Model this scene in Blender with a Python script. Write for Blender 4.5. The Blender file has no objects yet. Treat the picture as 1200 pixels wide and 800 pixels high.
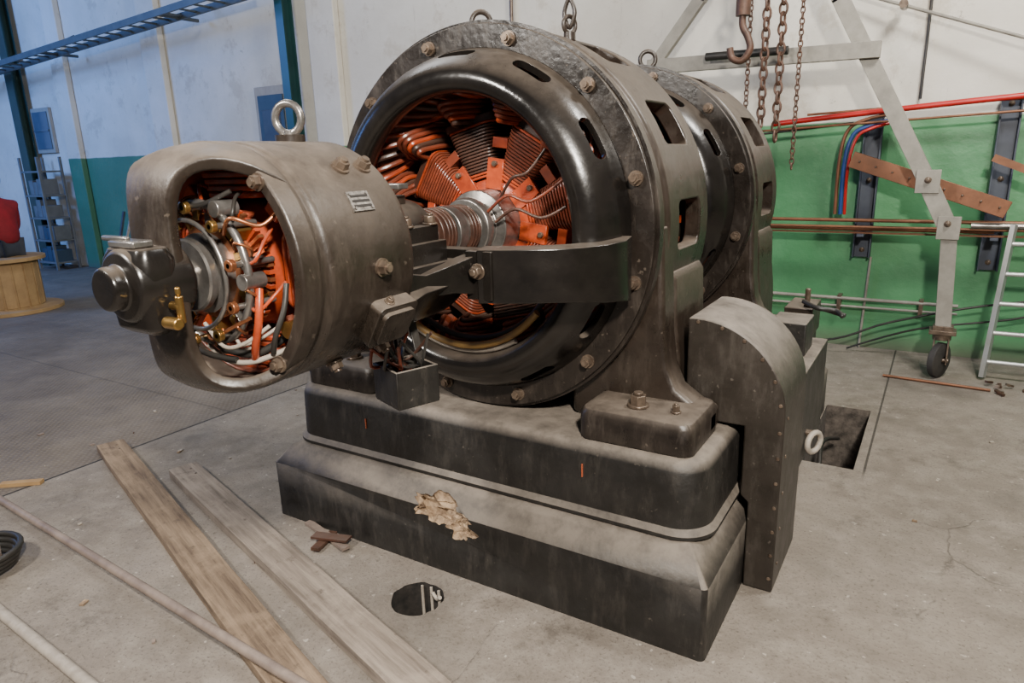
import bpy, bmesh, math, random
from mathutils import Vector, Matrix, noise as mnoise
from math import sin, cos, pi, radians, sqrt
random.seed(4)
# ------------------------------------------------------------------ materials
def new_mat(name):
    m = bpy.data.materials.new(name); m.use_nodes = True
    nt = m.node_tree; nt.nodes.clear()
    o = nt.nodes.new("ShaderNodeOutputMaterial"); b = nt.nodes.new("ShaderNodeBsdfPrincipled")
    nt.links.new(b.outputs[0], o.inputs[0]); return m, nt, b
def c4(c): return (c[0], c[1], c[2], 1)
def mat(name, col, col2=None, rough=.5, metal=0, scale=6, bump=.0, bscale=40, dust=0, dustcol=(.20, .16, .125), spec=.5, rough2=None, dlo=.25, dhi=.95, grime=0):
    m, nt, b = new_mat(name); N = nt.nodes.new; L = nt.links.new
    tc = N("ShaderNodeTexCoord"); nz = N("ShaderNodeTexNoise"); nz.inputs["Scale"].default_value = scale
    nz.inputs["Detail"].default_value = 8; nz.inputs["Roughness"].default_value = .65
    L(tc.outputs["Object"], nz.inputs["Vector"])
    ramp = N("ShaderNodeMapRange"); ramp.inputs[1].default_value = .35; ramp.inputs[2].default_value = .65
    L(nz.outputs[0], ramp.inputs[0])
    mx = N("ShaderNodeMix"); mx.data_type = 'RGBA'; mx.inputs[6].default_value = c4(col); mx.inputs[7].default_value = c4(col2 or col)
    L(ramp.outputs[0], mx.inputs[0]); colout = mx.outputs[2]
    rr = N("ShaderNodeMapRange"); rr.inputs[3].default_value = rough; rr.inputs[4].default_value = rough if rough2 is None else rough2
    L(ramp.outputs[0], rr.inputs[0]); rout = rr.outputs[0]
    if grime:   # vertical dust runs and scuffs on painted castings
        mp = N("ShaderNodeMapping"); mp.inputs["Scale"].default_value = (11, 11, 3.0); L(tc.outputs["Object"], mp.inputs["Vector"])
        n5 = N("ShaderNodeTexNoise"); n5.inputs["Scale"].default_value = 1.6; n5.inputs["Detail"].default_value = 10; n5.inputs["Roughness"].default_value = .75; L(mp.outputs[0], n5.inputs["Vector"])
        r5 = N("ShaderNodeMapRange"); r5.inputs[1].default_value = .50; r5.inputs[2].default_value = .78; r5.inputs[4].default_value = grime; L(n5.outputs[0], r5.inputs[0])
        m5 = N("ShaderNodeMix"); m5.data_type = 'RGBA'; L(r5.outputs[0], m5.inputs[0]); L(colout, m5.inputs[6]); m5.inputs[7].default_value = c4(tuple(q*.75 for q in dustcol)); colout = m5.outputs[2]
        n6 = N("ShaderNodeTexNoise"); n6.inputs["Scale"].default_value = 45; n6.inputs["Detail"].default_value = 4; L(tc.outputs["Object"], n6.inputs["Vector"])
        r6 = N("ShaderNodeMapRange"); r6.inputs[1].default_value = .68; r6.inputs[2].default_value = .72; r6.inputs[4].default_value = grime; L(n6.outputs[0], r6.inputs[0])
        m6 = N("ShaderNodeMix"); m6.data_type = 'RGBA'; L(r6.outputs[0], m6.inputs[0]); L(colout, m6.inputs[6]); m6.inputs[7].default_value = c4(dustcol); colout = m6.outputs[2]
        a6 = N("ShaderNodeMath"); a6.operation = 'ADD'; L(rout, a6.inputs[0]); s6 = N("ShaderNodeMath"); s6.operation = 'MULTIPLY'; L(r5.outputs[0], s6.inputs[0]); s6.inputs[1].default_value = .8; L(s6.outputs[0], a6.inputs[1]); rout = a6.outputs[0]
    if dust > 0:
        g = N("ShaderNodeNewGeometry"); sp = N("ShaderNodeSeparateXYZ"); L(g.outputs["Normal"], sp.inputs[0])
        mr = N("ShaderNodeMapRange"); mr.inputs[1].default_value = dlo; mr.inputs[2].default_value = dhi
        mr.inputs[3].default_value = 0.02*dust; mr.inputs[4].default_value = dust; L(sp.outputs[2], mr.inputs[0])
        n2 = N("ShaderNodeTexNoise"); n2.inputs["Scale"].default_value = 9; n2.inputs["Detail"].default_value = 9; n2.inputs["Roughness"].default_value = .7; L(tc.outputs["Object"], n2.inputs["Vector"])
        m2 = N("ShaderNodeMapRange"); m2.inputs[1].default_value = .3; m2.inputs[2].default_value = .6; m2.inputs[3].default_value = .35; L(n2.outputs[0], m2.inputs[0])
        mu = N("ShaderNodeMath"); mu.operation = 'MULTIPLY'; L(mr.outputs[0], mu.inputs[0]); L(m2.outputs[0], mu.inputs[1])
        m3 = N("ShaderNodeMix"); m3.data_type = 'RGBA'; L(mu.outputs[0], m3.inputs[0]); L(colout, m3.inputs[6]); m3.inputs[7].default_value = c4(dustcol)
        colout = m3.outputs[2]
        m4 = N("ShaderNodeMix"); m4.data_type = 'FLOAT'; L(mu.outputs[0], m4.inputs[0]); L(rout, m4.inputs[2]); m4.inputs[3].default_value = .75
        rout = m4.outputs[0]
    L(colout, b.inputs["Base Color"]); L(rout, b.inputs["Roughness"])
    b.inputs["Metallic"].default_value = metal; b.inputs["Specular IOR Level"].default_value = spec
    if bump > 0:
        n3 = N("ShaderNodeTexNoise"); n3.inputs["Scale"].default_value = bscale; n3.inputs["Detail"].default_value = 6; L(tc.outputs["Object"], n3.inputs["Vector"])
        bp = N("ShaderNodeBump"); bp.inputs["Strength"].default_value = bump; bp.inputs["Distance"].default_value = .006
        L(n3.outputs[0], bp.inputs["Height"]); L(bp.outputs[0], b.inputs["Normal"])
    return m
M_FRAME = mat("cast_iron_dusty", (.013, .009, .0065), (.030, .021, .0155), .24, scale=5, bump=.25, dust=.72, rough2=.4, dlo=.2, dhi=1.0, grime=.24)
M_FLANGE = mat("flange_cast_iron", (.008, .006, .0048), (.018, .013, .010), .22, scale=6, bump=.25, dust=.7, rough2=.4, dlo=.2, dhi=1.0, grime=.3)
M_EXC = mat("exciter_paint_dusty", (.013, .0095, .007), (.028, .020, .015), .23, scale=4, bump=.25, dust=.74, rough2=.4, dlo=.12, dhi=1.0, grime=.24)
M_BLACK = mat("gloss_black_enamel", (.005, .0043, .004), (.011, .009, .0075), .14, scale=5, bump=.12, dust=.55, rough2=.28, dlo=.4, dhi=1.0)
M_BASE = mat("black_painted_base", (.006, .0055, .005), (.014, .0125, .011), .36, scale=7, bump=.35, dust=.95, dustcol=(.22, .185, .15), rough2=.52, dlo=.3, dhi=.8, grime=.2)
M_COVER = mat("cover_sheet_paint", (.012, .009, .0065), (.026, .020, .015), .34, scale=6, bump=.2, dust=.95, dustcol=(.26, .225, .19), rough2=.48, dlo=.2, dhi=.9, grime=.2)
M_ORANGE = mat("orange_varnish", (.48, .07, .018), (.24, .032, .011), .27, scale=12, bump=.2, dust=.25)
M_ORDK = mat("dark_red_coil", (.12, .028, .014), (.22, .045, .02), .28, scale=10, bump=.2, dust=.3)
M_COILBR = mat("coil_brown", (.035, .018, .013), (.08, .034, .022), .36, scale=14, bump=.3, dust=.3)
M_COPPER = mat("copper", (.5, .2, .09), (.3, .11, .05), .35, metal=.8, scale=10, bump=.1)
M_COPW = mat("copper_bar_dull", (.24, .10, .05), (.15, .065, .033), .5, metal=.4, scale=8, bump=.1)
M_BRASS = mat("brass", (.5, .3, .09), (.32, .19, .06), .3, metal=.9, scale=20)
M_STEEL = mat("steel_bright", (.34, .32, .30), (.2, .185, .17), .3, metal=.8, scale=20, bump=.1)
M_BOLT = mat("bolt_steel", (.08, .055, .04), (.2, .15, .11), .32, metal=.5, scale=25, dust=.3)
M_RUST = mat("rusty_chain", (.06, .033, .022), (.12, .06, .038), .5, metal=.3, scale=20, bump=.2)
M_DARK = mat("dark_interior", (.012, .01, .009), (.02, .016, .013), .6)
M_CABLEK = mat("black_cable", (.012, .012, .012), (.03, .026, .022), .45)
M_CABLEW = mat("white_cable", (.42, .37, .31), (.28, .24, .2), .55, scale=20)
M_CABLEY = mat("yellow_cable", (.34, .2, .05), (.22, .13, .05), .5, scale=20)
M_RED = mat("red_pipe", (.5, .012, .012), (.4, .012, .012), .35)
M_BLUE = mat("blue_hose", (.02, .07, .25), (.02, .05, .18), .4)
M_BRACK = mat("blue_grey_channel", (.03, .038, .06), (.05, .06, .08), .5)
M_WOODY = mat("spool_wood", (.42, .27, .12), (.30, .18, .08), .7, scale=5, bump=.3)
M_GANTRY = mat("gantry_paint", (.30, .28, .235), (.20, .185, .155), .5, scale=7, bump=.1)
M_TEAL = mat("teal_column_paint", (.006, .035, .035), (.01, .05, .048), .4, scale=4)
M_DOOR = mat("door_blue_grey", (.04, .07, .11), (.03, .055, .09), .6)
M_TRAY = mat("tray_galvanised_dark", (.09, .105, .11), (.06, .07, .08), .5)
M_SHELF = mat("shelf_grey", (.16, .165, .17), (.11, .115, .12), .6)
M_BOXES = mat("stacked_boxes", (.22, .19, .15), (.12, .105, .09), .8, scale=3)
M_FRAMEW = mat("door_frame", (.36, .33, .28), (.3, .27, .23), .7)
M_GLASSB = mat("window_pane", (.10, .13, .17), (.08, .11, .15), .2)
M_LADDER = mat("aluminium", (.5, .51, .5), (.4, .41, .4), .4, metal=.6)
M_TYRE = mat("black_rubber", (.02, .018, .017), (.045, .04, .035), .7)
M_JACKET = mat("red_jacket", (.30, .01, .02), (.2, .008, .015), .8, bump=.3, bscale=60)
M_TROUS = mat("dark_trousers", (.03, .035, .05), (.04, .045, .06), .85)
M_SKIN = mat("skin", (.5, .28, .19), (.45, .24, .16), .5)
M_HAIR = mat("dark_hair", (.03, .02, .015), (.05, .035, .025), .6)
M_CHIP = mat("chipped_render", (.42, .30, .19), (.12, .075, .045), .95, scale=26, bump=1.0, bscale=30)
M_ROD = mat("grimy_pipe", (.27, .21, .17), (.16, .12, .10), .55, scale=9)
M_PLATE = mat("name_plate", (.35, .32, .29), (.1, .09, .08), .35, metal=.6, scale=70)
M_TICK = mat("orange_tick", (.35, .08, .03), rough=.7)
M_HOLE = mat("hole_lining", (.04, .033, .027), (.14, .115, .095), .9, scale=18, bump=.6)
M_DRAIN = mat("drain_hole_shade", (.006, .005, .004), (.03, .024, .02), .95, scale=22, bump=.6)  # near-black colour paints the shade inside the floor hole
# ------------------------------------------------------------------ builder
class B:
    def __init__(s): s.bm = bmesh.new(); s.mats = []; s.T = Matrix.Identity(4)
    def mi(s, m):
        if m not in s.mats: s.mats.append(m)
        return s.mats.index(m)
    def add(s, verts, faces, m):
        k = s.mi(m); vs = [s.bm.verts.new(s.T @ Vector(v)) for v in verts]
        for f in faces:
            try:
                fc = s.bm.faces.new([vs[i] for i in f]); fc.material_index = k; fc.smooth = True
            except ValueError: pass
        return vs
    def box(s, c, size, m, ax=None):
        c = Vector(c); hx, hy, hz = [q/2 for q in size]
        ax = ax or (Vector((1, 0, 0)), Vector((0, 1, 0)), Vector((0, 0, 1)))
        v = []
        for dz in (-1, 1):
            for dx, dy in ((-1, -1), (1, -1), (1, 1), (-1, 1)):
                v.append(c+ax[0]*hx*dx+ax[1]*hy*dy+ax[2]*hz*dz)
        s.add(v, [(3, 2, 1, 0), (4, 5, 6, 7), (0, 1, 5, 4), (1, 2, 6, 5), (2, 3, 7, 6), (3, 0, 4, 7)], m)
    def rrprism(s, c, d, u, w, hu, hw, r, L, m, k=6):
        c = Vector(c); pts = []
        for cu, cw, a in ((hu-r, hw-r, 0), (-hu+r, hw-r, 90), (-hu+r, -hw+r, 180), (hu-r, -hw+r, 270)):
            for i in range(k+1):
                t = radians(a+90*i/k); pts.append((cu+r*cos(t), cw+r*sin(t)))
        n = len(pts); v = [c-d*L/2+u*a+w*b for a, b in pts]+[c+d*L/2+u*a+w*b for a, b in pts]
        f = [tuple(range(n-1, -1, -1)), tuple(range(n, 2*n))]+[(i, (i+1) % n, n+(i+1) % n, n+i) for i in range(n)]
        s.add(v, f, m)
    def bar(s, p0, p1, w, h, m, up=(0, 0, 1)):
        p0 = Vector(p0); p1 = Vector(p1); d = (p1-p0); L = d.length; d.normalize()
        u = Vector(up); x = d.cross(u).normalized(); z = x.cross(d).normalized()
        s.box((p0+p1)/2, (w, L, h), m, (x, d, z))
    def cyl(s, p0, p1, r, m, r2=None, n=24, caps=True, wob=0):
        p0 = Vector(p0); p1 = Vector(p1); d = (p1-p0).normalized(); r2 = r if r2 is None else r2
        a = d.orthogonal().normalized(); b = d.cross(a)
        wv = [1+wob*mnoise.noise(Vector((cos(2*pi*i/n)*2.5, sin(2*pi*i/n)*2.5, 3))) for i in range(n)]
        v = [p0+(a*cos(2*pi*i/n)+b*sin(2*pi*i/n))*r*wv[i] for i in range(n)]+[p1+(a*cos(2*pi*i/n)+b*sin(2*pi*i/n))*r2*wv[i] for i in range(n)]
        f = [(i, (i+1) % n, n+(i+1) % n, n+i) for i in range(n)]
        if caps: f += [tuple(range(n-1, -1, -1)), tuple(range(n, 2*n))]
        s.add(v, f, m)
    def tube(s, pts, r, m, n=10, closed=False, sub=6):
        P = [Vector(p) for p in pts]
        if sub > 1 and len(P) > 2:
            Q = []; K = len(P)
            rng = K if closed else K-1
            for i in range(rng):
                if closed: a, b, c, d = P[(i-1) % K], P[i], P[(i+1) % K], P[(i+2) % K]
                else: a, b, c, d = P[max(i-1, 0)], P[i], P[i+1], P[min(i+2, K-1)]
                for j in range(sub):
                    t = j/sub
                    Q.append(.5*((2*b)+(c-a)*t+(2*a-5*b+4*c-d)*t*t+(3*b-a-3*c+d)*t**3))
            if not closed: Q.append(P[-1])
            P = Q
        K = len(P); v = []; prev = None
        for i in range(K):
            if closed: d = (P[(i+1) % K]-P[i-1]).normalized()
            else: d = (P[min(i+1, K-1)]-P[max(i-1, 0)]).normalized()
            if prev is None: a = d.orthogonal().normalized()
            else:
                a = (prev-d*prev.dot(d)); a = a.normalized() if a.length > 1e-6 else d.orthogonal().normalized()
            prev = a; b = d.cross(a)
            v += [P[i]+(a*cos(2*pi*j/n)+b*sin(2*pi*j/n))*r for j in range(n)]
        f = []
        for i in range(K if closed else K-1):
            k = (i+1) % K
            f += [(i*n+j, i*n+(j+1) % n, k*n+(j+1) % n, k*n+j) for j in range(n)]
        if not closed: f += [tuple(range(n-1, -1, -1)), tuple((K-1)*n+j for j in range(n))]
        s.add(v, f, m)
    def rev(s, prof, m, c=(0, 0), n=96, closed=True, a0=0, a1=360):
        full = abs(a1-a0) >= 360; k = n if full else n+1; v = []
        for i in range(k):
            a = radians(a0+(a1-a0)*i/n)
            v += [(c[0]+r*cos(a), y, c[1]+r*sin(a)) for r, y in prof]
        q = len(prof); f = []
        for i in range(n):
            j = (i+1) % k
            for t in range(q if closed else q-1):
                u = (t+1) % q
                f.append((i*q+t, i*q+u, j*q+u, j*q+t))
        if not full and closed: f += [tuple(range(q)), tuple((k-1)*q+t for t in range(q-1, -1, -1))]
        s.add(v, f, m)
    def prism(s, poly, y0, y1, m):
        n = len(poly); v = [(x, y0, z) for x, z in poly]+[(x, y1, z) for x, z in poly]
        f = [tuple(range(n)), tuple(range(2*n-1, n-1, -1))]+[((i+1) % n, i, n+i, n+(i+1) % n) for i in range(n)]
        s.add(v, f, m)
    def bolt(s, p, nrm, r, m, h=None):
        p = Vector(p); nrm = Vector(nrm).normalized(); h = h or r*1.1
        s.cyl(p, p+nrm*h*.25, r*1.25, m, n=16)
        s.cyl(p+nrm*h*.2, p+nrm*h, r, m, r2=r*.93, n=6)
        s.cyl(p+nrm*h, p+nrm*(h+r*.35), r*.55, m, n=12)
    def sphere(s, c, r, m, sc=(1, 1, 1), n=16):
        v = []; f = []; c = Vector(c)
        for i in range(n//2+1):
            t = pi*i/(n//2)
            for j in range(n):
                p = 2*pi*j/n; v.append(c+Vector((r*sc[0]*sin(t)*cos(p), r*sc[1]*sin(t)*sin(p), r*sc[2]*cos(t))))
        for i in range(n//2):
            for j in range(n): f.append((i*n+j, i*n+(j+1) % n, (i+1)*n+(j+1) % n, (i+1)*n+j))
        s.add(v, f, m)
    def loftrr(s, x0, x1, y0, y1, r, layers, m, k=8):
        n = 4*(k+1); v = []
        for z, ins in layers:
            X0, X1, Y0, Y1 = x0+ins, x1-ins, y0+ins, y1-ins; rr = max(r-ins*.5, .005)
            for cx, cy, a in ((X1-rr, Y1-rr, 0), (X0+rr, Y1-rr, 90), (X0+rr, Y0+rr, 180), (X1-rr, Y0+rr, 270)):
                for i in range(k+1):
                    t = radians(a+90*i/k); v.append((cx+rr*cos(t), cy+rr*sin(t), z))
        f = [tuple(range(n-1, -1, -1)), tuple((len(layers)-1)*n+i for i in range(n))]
        for l in range(len(layers)-1):
            f += [(l*n+i, l*n+(i+1) % n, (l+1)*n+(i+1) % n, (l+1)*n+i) for i in range(n)]
        s.add(v, f, m)
    def make(s, name, parent=None, bevel=0, seg=2, sharp=38):
        bm = s.bm
        bmesh.ops.recalc_face_normals(bm, faces=bm.faces)
        me = bpy.data.meshes.new(name); bm.to_mesh(me); bm.free()
        for m in s.mats: me.materials.append(m)
        me.set_sharp_from_angle(angle=radians(sharp))
        ob = bpy.data.objects.new(name, me); bpy.context.collection.objects.link(ob)
        if parent: ob.parent = parent
        if bevel:
            b = ob.modifiers.new("bevel", 'BEVEL'); b.width = bevel; b.segments = seg; b.limit_method = 'ANGLE'; b.angle_limit = radians(40)
        return ob
def empty(name):
    e = bpy.data.objects.new(name, None); bpy.context.collection.objects.link(e); e.empty_display_size = .2; return e
def boolean(ob, cutter_b, name, transfer=False, solver='EXACT'):
    cut = cutter_b.make(name)
    md = ob.modifiers.new("cut", 'BOOLEAN'); md.object = cut; md.operation = 'DIFFERENCE'; md.solver = solver
    if transfer: md.material_mode = 'TRANSFER'
    others = [m for m in ob.modifiers if m != md]
    vis = [(m, m.show_viewport) for m in others]
    for m in others: m.show_viewport = False
    dg = bpy.context.evaluated_depsgraph_get(); dg.update()
    me = bpy.data.meshes.new_from_object(ob.evaluated_get(dg), preserve_all_data_layers=True, depsgraph=dg)
    ob.modifiers.remove(md)
    for m, v in vis: m.show_viewport = v
    if len(me.polygons) > 10 or len(ob.data.polygons) < 10:
        ob.data = me
    me.set_sharp_from_angle(angle=radians(38))
    bpy.data.objects.remove(cut)
    return len(me.polygons)
ZC = 1.395
# ------------------------------------------------------------------ main machine
MG = empty("motor_generator")
EY = Vector((0, 1, 0))
def machine(y0, R, tag, arms):
    k = R/.745
    b = B()
    b.rev([(.745*k, y0), (.745*k, y0+.05), (.728*k, y0+.062), (.728*k, y0+.10), (.742*k, y0+.115), (.742*k, y0+.57), (.73*k, y0+.60), (.70*k, y0+.62), (.60*k, y0+.62), (.60*k, y0+.58), (.66*k, y0+.56), (.68*k, y0+.5), (.68*k, y0+.03), (.66*k, y0)], M_FRAME, (0, ZC))
    shell = b.make("stator_shell"+tag, MG, bevel=.006)
    c = B()
    for a in range(-30, 211, 30):
        t = radians(a); er = Vector((cos(t), 0, sin(t))); et = Vector((-sin(t), 0, cos(t)))
        c.rrprism(Vector((0, y0+.345, ZC))+er*.72*k, er, EY, et, .125, .088, .03, .22, M_FRAME)
    boolean(shell, c, "cut_a", False)
    b = B()
    b.rev([(.7475*k, y0-.002), (.7475*k, y0+.03), (.742*k, y0+.03), (.742*k, y0+.001), (.66*k, y0+.001), (.66*k, y0-.002)], M_FLANGE, (0, ZC))
    b.make("flange_face"+tag, MG)
    b = B()
    for sx in (1, -1):
        poly = [(.735*k, ZC+.02), (.742*k, ZC-.2), (.75*k, ZC-.38), (.765*k, ZC-.50), (.80*k, ZC-.58), (.88*k, .76), (.93*k, .745), (.93*k, .655), (.38, .655)]
        poly2 = [(.715*k, ZC-.16)]+poly[1:]
        b.prism([(x*sx, z) for x, z in poly+[(.70*k*cos(radians(a)), ZC+.70*k*sin(radians(a))) for a in range(-58, 1, 6)]], y0+.06, y0+.19, M_FRAME)
        b.prism([(min(x, .77*k)*sx, z) for x, z in poly2+[(.70*k*cos(radians(a)), ZC+.70*k*sin(radians(a))) for a in range(-58, -15, 6)]], y0+.191, y0+.56, M_FRAME)
    b.make("pedestal"+tag, MG, bevel=.02, seg=3)
    b = B()
    for sx in (1, -1):
        x0, x1 = sorted((.50*sx, .93*sx))
        b.loftrr(x0, x1, y0-.15, y0+.185, .05, [(.652, 0), (.745, .0), (.765, .012), (.772, .035)], M_FLANGE)
        b.bolt((.70*sx, y0-.05, .772), (0, 0, 1), .032, M_BOLT, .045)
        b.bolt((.84*sx, y0-.05, .772), (0, 0, 1), .015, M_BOLT, .03)
    b.make("foot_block"+tag, MG, bevel=.004)
    b = B()
    out = [(.735, -.004), (.735, -.022), (.65, -.022)]
    b.rev([(r*k, y0+y) for r, y in out+[(.64, -.004)]], M_FLANGE, (0, ZC), n=120)
    b.make("shield_flange"+tag, MG, bevel=.003)
    b = B()
    out = [(.651, -.004), (.651, -.0221), (.642, -.045), (.636, -.08), (.622, -.115), (.60, -.148), (.575, -.172), (.548, -.185), (.52, -.186), (.50, -.175), (.49, -.155), (.488, -.13), (.495, -.105), (.51, -.10)]
    inn = [(.515, -.13), (.53, -.155), (.55, -.155), (.575, -.14), (.597, -.115), (.612, -.075), (.618, -.04), (.625, -.004)]
    b.rev([(r*k, y0+y) for r, y in out+inn], M_BLACK, (0, ZC), n=120)
    sh = b.make("bearing_shield"+tag, MG, bevel=.003)
    for g in (0, 1):
        c = B()
        for a in range(30*g, 360, 60):
            if a in (0, 180): continue
            t = radians(a); er = Vector((cos(t), 0, sin(t))); et = Vector((-sin(t), 0, cos(t)))
            d = (er+Vector((0, -.35, 0))).normalized(); nn = d.cross(et).normalized()
            p = Vector((0, y0-.098, ZC))+er*.62*k
            c.rrprism(p, d, et, nn, .078, .027, .0265, .14, M_BLACK)
        boolean(sh, c, "cut_b", False)
    b = B()
    for i in range(12):
        t = radians(15+30*i)
        b.bolt((.69*k*cos(t), y0-.022, ZC+.69*k*sin(t)), (0, -1, 0), .021, M_BOLT, .03)
    b.make("flange_bolts"+tag, MG)
    b = B()
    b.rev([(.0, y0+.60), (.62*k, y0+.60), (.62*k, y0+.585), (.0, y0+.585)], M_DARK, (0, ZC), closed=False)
    b.rev([(.645*k, y0+.05), (.645*k, y0+.5), (.50*k, y0+.5), (.50*k, y0+.13), (.53*k, y0+.13), (.56*k, y0+.10), (.62*k, y0+.05)], M_ORDK, (0, ZC))
    for i in range(48):
        t = 2*pi*i/48; b.bar((.652*k*cos(t), y0+.1, ZC+.652*k*sin(t)), (.652*k*cos(t), y0+.48, ZC+.652*k*sin(t)), .03, .02, M_ORDK if i % 3 else M_ORANGE, up=(cos(t), 0, sin(t)))
    b.make("stator_core"+tag, MG)
    b = B()
    n = 60
    for i in range(n):
        t0 = 2*pi*i/n; pts = []
        for q, (r, y) in enumerate([(.50, .14), (.495, .06), (.51, .0), (.54, -.035), (.575, -.03), (.59, .0), (.60, .05)]):
            t = t0+radians(4.2*q); pts.append((r*k*cos(t), y0+y, ZC+r*k*sin(t)))
        b.tube(pts, .0105*k, M_ORANGE if i % 5 in (0, 1) else (M_ORDK if i % 5 != 3 else M_COILBR), n=8, sub=3)
    for i in range(12):
        tc_ = 2*pi*(i+.5)/12
        for q in range(5):
            r0 = .48-.018*q; sp = radians(10.5-1.2*q+random.uniform(-.5, .5)); pts = []
            for j in range(7):
                u = j/6; t = tc_+sp*(2*u-1); yy = y0+.10-.14*sin(pi*u)+.012*q+random.uniform(-.004, .004)
                pts.append((r0*k*cos(t), yy, ZC+r0*k*sin(t)))
            pts = [(pts[0][0], y0+.3, pts[0][2])]+pts+[(pts[-1][0], y0+.3, pts[-1][2])]
            b.tube(pts, .010*k, (M_ORDK, M_ORANGE, M_COILBR, M_ORDK, M_ORDK)[(q+i) % 5], n=8, sub=3)
    for r, y, rr, mm in ((.56, -.06, .010, M_ORANGE), (.595, -.01, .01, M_COILBR), (.53, -.07, .009, M_ORDK)):
        b.tube([(r*k*cos(2*pi*j/40), y0+y, ZC+r*k*sin(2*pi*j/40)) for j in range(40)], rr, mm, closed=True, sub=1)
    b.make("end_windings"+tag, MG)
    # rotor with salient poles (ribbed coils)
    b = B()
    b.rev([(.0, y0+.09), (.165, y0+.09), (.18, y0+.10), (.19, y0+.5), (0, y0+.5)], M_ORANGE, (0, ZC), closed=False)
    NP = 8
    for i in range(NP):
        t = radians(14+45*i); er = Vector((cos(t), 0, sin(t))); et = Vector((-sin(t), 0, cos(t))); ey = EY
        cc = Vector((0, y0+.30, ZC)); base_m = (M_ORDK, M_ORDK, M_COILBR, M_ORDK)[i % 4]
        for j in range(17):
            r = .188+.0125*j; w = .118+.0056*j
            b.rrprism(cc+er*r, er, ey, et, .22, w/2+.010, .045, .0085, M_ORANGE if j in (0, 1, 16) else base_m, k=5)
            b.rrprism(cc+er*(r+.00625), er, ey, et, .211, w/2+.001, .04, .0039, M_COILBR, k=5)  # darker filler between ribs, shade of the gaps put into the colour
        b.rrprism(cc+er*.408, er, ey, et, .21, .125, .03, .028, M_COILBR, k=3)
        t2 = t+radians(22.5); e2 = Vector((cos(t2), 0, sin(t2))); et2 = Vector((-sin(t2), 0, cos(t2)))
        b.box(cc+e2*.20+ey*-.21, (.12, .02, .075), M_ORANGE, (e2, ey, et2))
        b.box(cc+e2*.32+ey*-.10, (.04, .20, .07), M_ORANGE if i % 2 else M_ORDK, (e2, ey, et2))
        b.cyl(cc+e2*.24+ey*-.21, cc+e2*.24+ey*-.235, .012, M_BOLT, n=6)
    b.make("rotor_poles"+tag, MG, bevel=.0018, seg=1)
machine(.30, .745, "_front", True)
machine(1.75, .725, "_rear", False)
b = B()
b.rev([(0, -.55), (.06, -.55), (.06, -.1), (.075, -.1), (.075, .05), (.095, .05), (.095, .10), (.08, .10), (.08, .2), (.11, .2), (.115, .21), (.115, .235), (.10, .245), (.10, .27), (.14, .28), (.14, .40), (0, .40)], M_STEEL, (0, ZC), n=48, closed=False)
for y in (-.10, -.08, -.05, -.02, .0, .02, .13, .15, .17): b.rev([(.094, y), (.094, y+.012), (.07, y+.012), (.07, y)], M_COILBR, (0, ZC), n=48)
b.rev([(0, .9), (.08, .9), (.08, 1.0), (.17, 1.0), (.17, 1.2), (.08, 1.2), (.08, 1.8), (0, 1.8)], M_STEEL, (0, ZC), n=32, closed=False)
b.make("main_shaft", MG, bevel=.003)
def sweep(b, path, z0, z1, th, m):
    n = len(path); v = []
    for i, (x, y) in enumerate(path):
        a = Vector(path[max(i-1, 0)]); c = Vector(path[min(i+1, n-1)]); d = (c-a).normalized(); nx = Vector((d.y, -d.x))
        zz0 = z0[i]; zz1 = z1[i]
        p, q = Vector((x, y))+nx*th/2, Vector((x, y))-nx*th/2
        v += [(p.x, p.y, zz0), (q.x, q.y, zz0), (q.x, q.y, zz1), (p.x, p.y, zz1)]
    f = [(3, 2, 1, 0), tuple((n-1)*4+i for i in range(4))]
    for i in range(n-1):
        f += [(i*4+j, i*4+(j+1) % 4, (i+1)*4+(j+1) % 4, (i+1)*4+j) for j in range(4)]
    b.add(v, f, m)
b = B()
for sx in (1, -1):
    path = [(.615, .235), (.622, .18), (.60, .115), (.555, .05), (.50, .0), (.43, -.042), (.36, -.075), (.28, -.105)]
    sweep(b, [(x*sx, y) for x, y in path], [1.16, 1.17, 1.18, 1.19, 1.195, 1.195, 1.195, 1.195], [1.385, 1.378, 1.372, 1.37, 1.37, 1.37, 1.37, 1.37], .11, M_BLACK)
    sweep(b, [(.27*sx, -.09), (.22*sx, -.2), (.19*sx, -.32), (.20*sx, -.47)], [1.215, 1.235, 1.24, 1.2], [1.36, 1.33, 1.31, 1.34], .07, M_BLACK)
    b.box((.30*sx, -.125, 1.285), (.10, .05, .16), M_BLACK)
    b.bolt((.30*sx, -.15, 1.30), (0, -1, 0), .022, M_BOLT, .03)
b.box((0, -.09, 1.345), (.62, .06, .04), M_BLACK)
b.box((0, -.28, 1.318), (.40, .40, .03), M_BLACK)
b.rev([(.30, -.475), (.30, -.42), (.285, -.36), (.275, -.12), (.25, -.07), (.23, -.10), (.25, -.36), (.26, -.475)], M_BLACK, (0, ZC), n=40, a0=208, a1=332)
b.make("bearing_yoke", MG, bevel=.014, seg=3)
b = B()
b.rev([(.06, -.38), (.115, -.38), (.13, -.36), (.13, -.14), (.115, -.12), (.06, -.12)], M_BLACK, (0, ZC), n=48)
b.box((0, -.25, 1.36), (.36, .20, .08), M_BLACK)
b.box((0, -.25, 1.425), (.32, .17, .05), M_BLACK)
for sx in (1, -1):
    for yy in (-.31, -.19): b.bolt((.145*sx, yy, 1.45), (0, 0, 1), .02, M_BOLT, .03)
b.box((0, -.25, 1.53), (.10, .12, .03), M_FRAME)
b.cyl((0.0, -.25, 1.53), (0, -.25, 1.57), .035, M_FRAME)
b.box((0.03, -.25, 1.575), (.13, .05, .018), M_STEEL)
b.make("bearing_housing", MG, bevel=.008, seg=3)
b = B()
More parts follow.
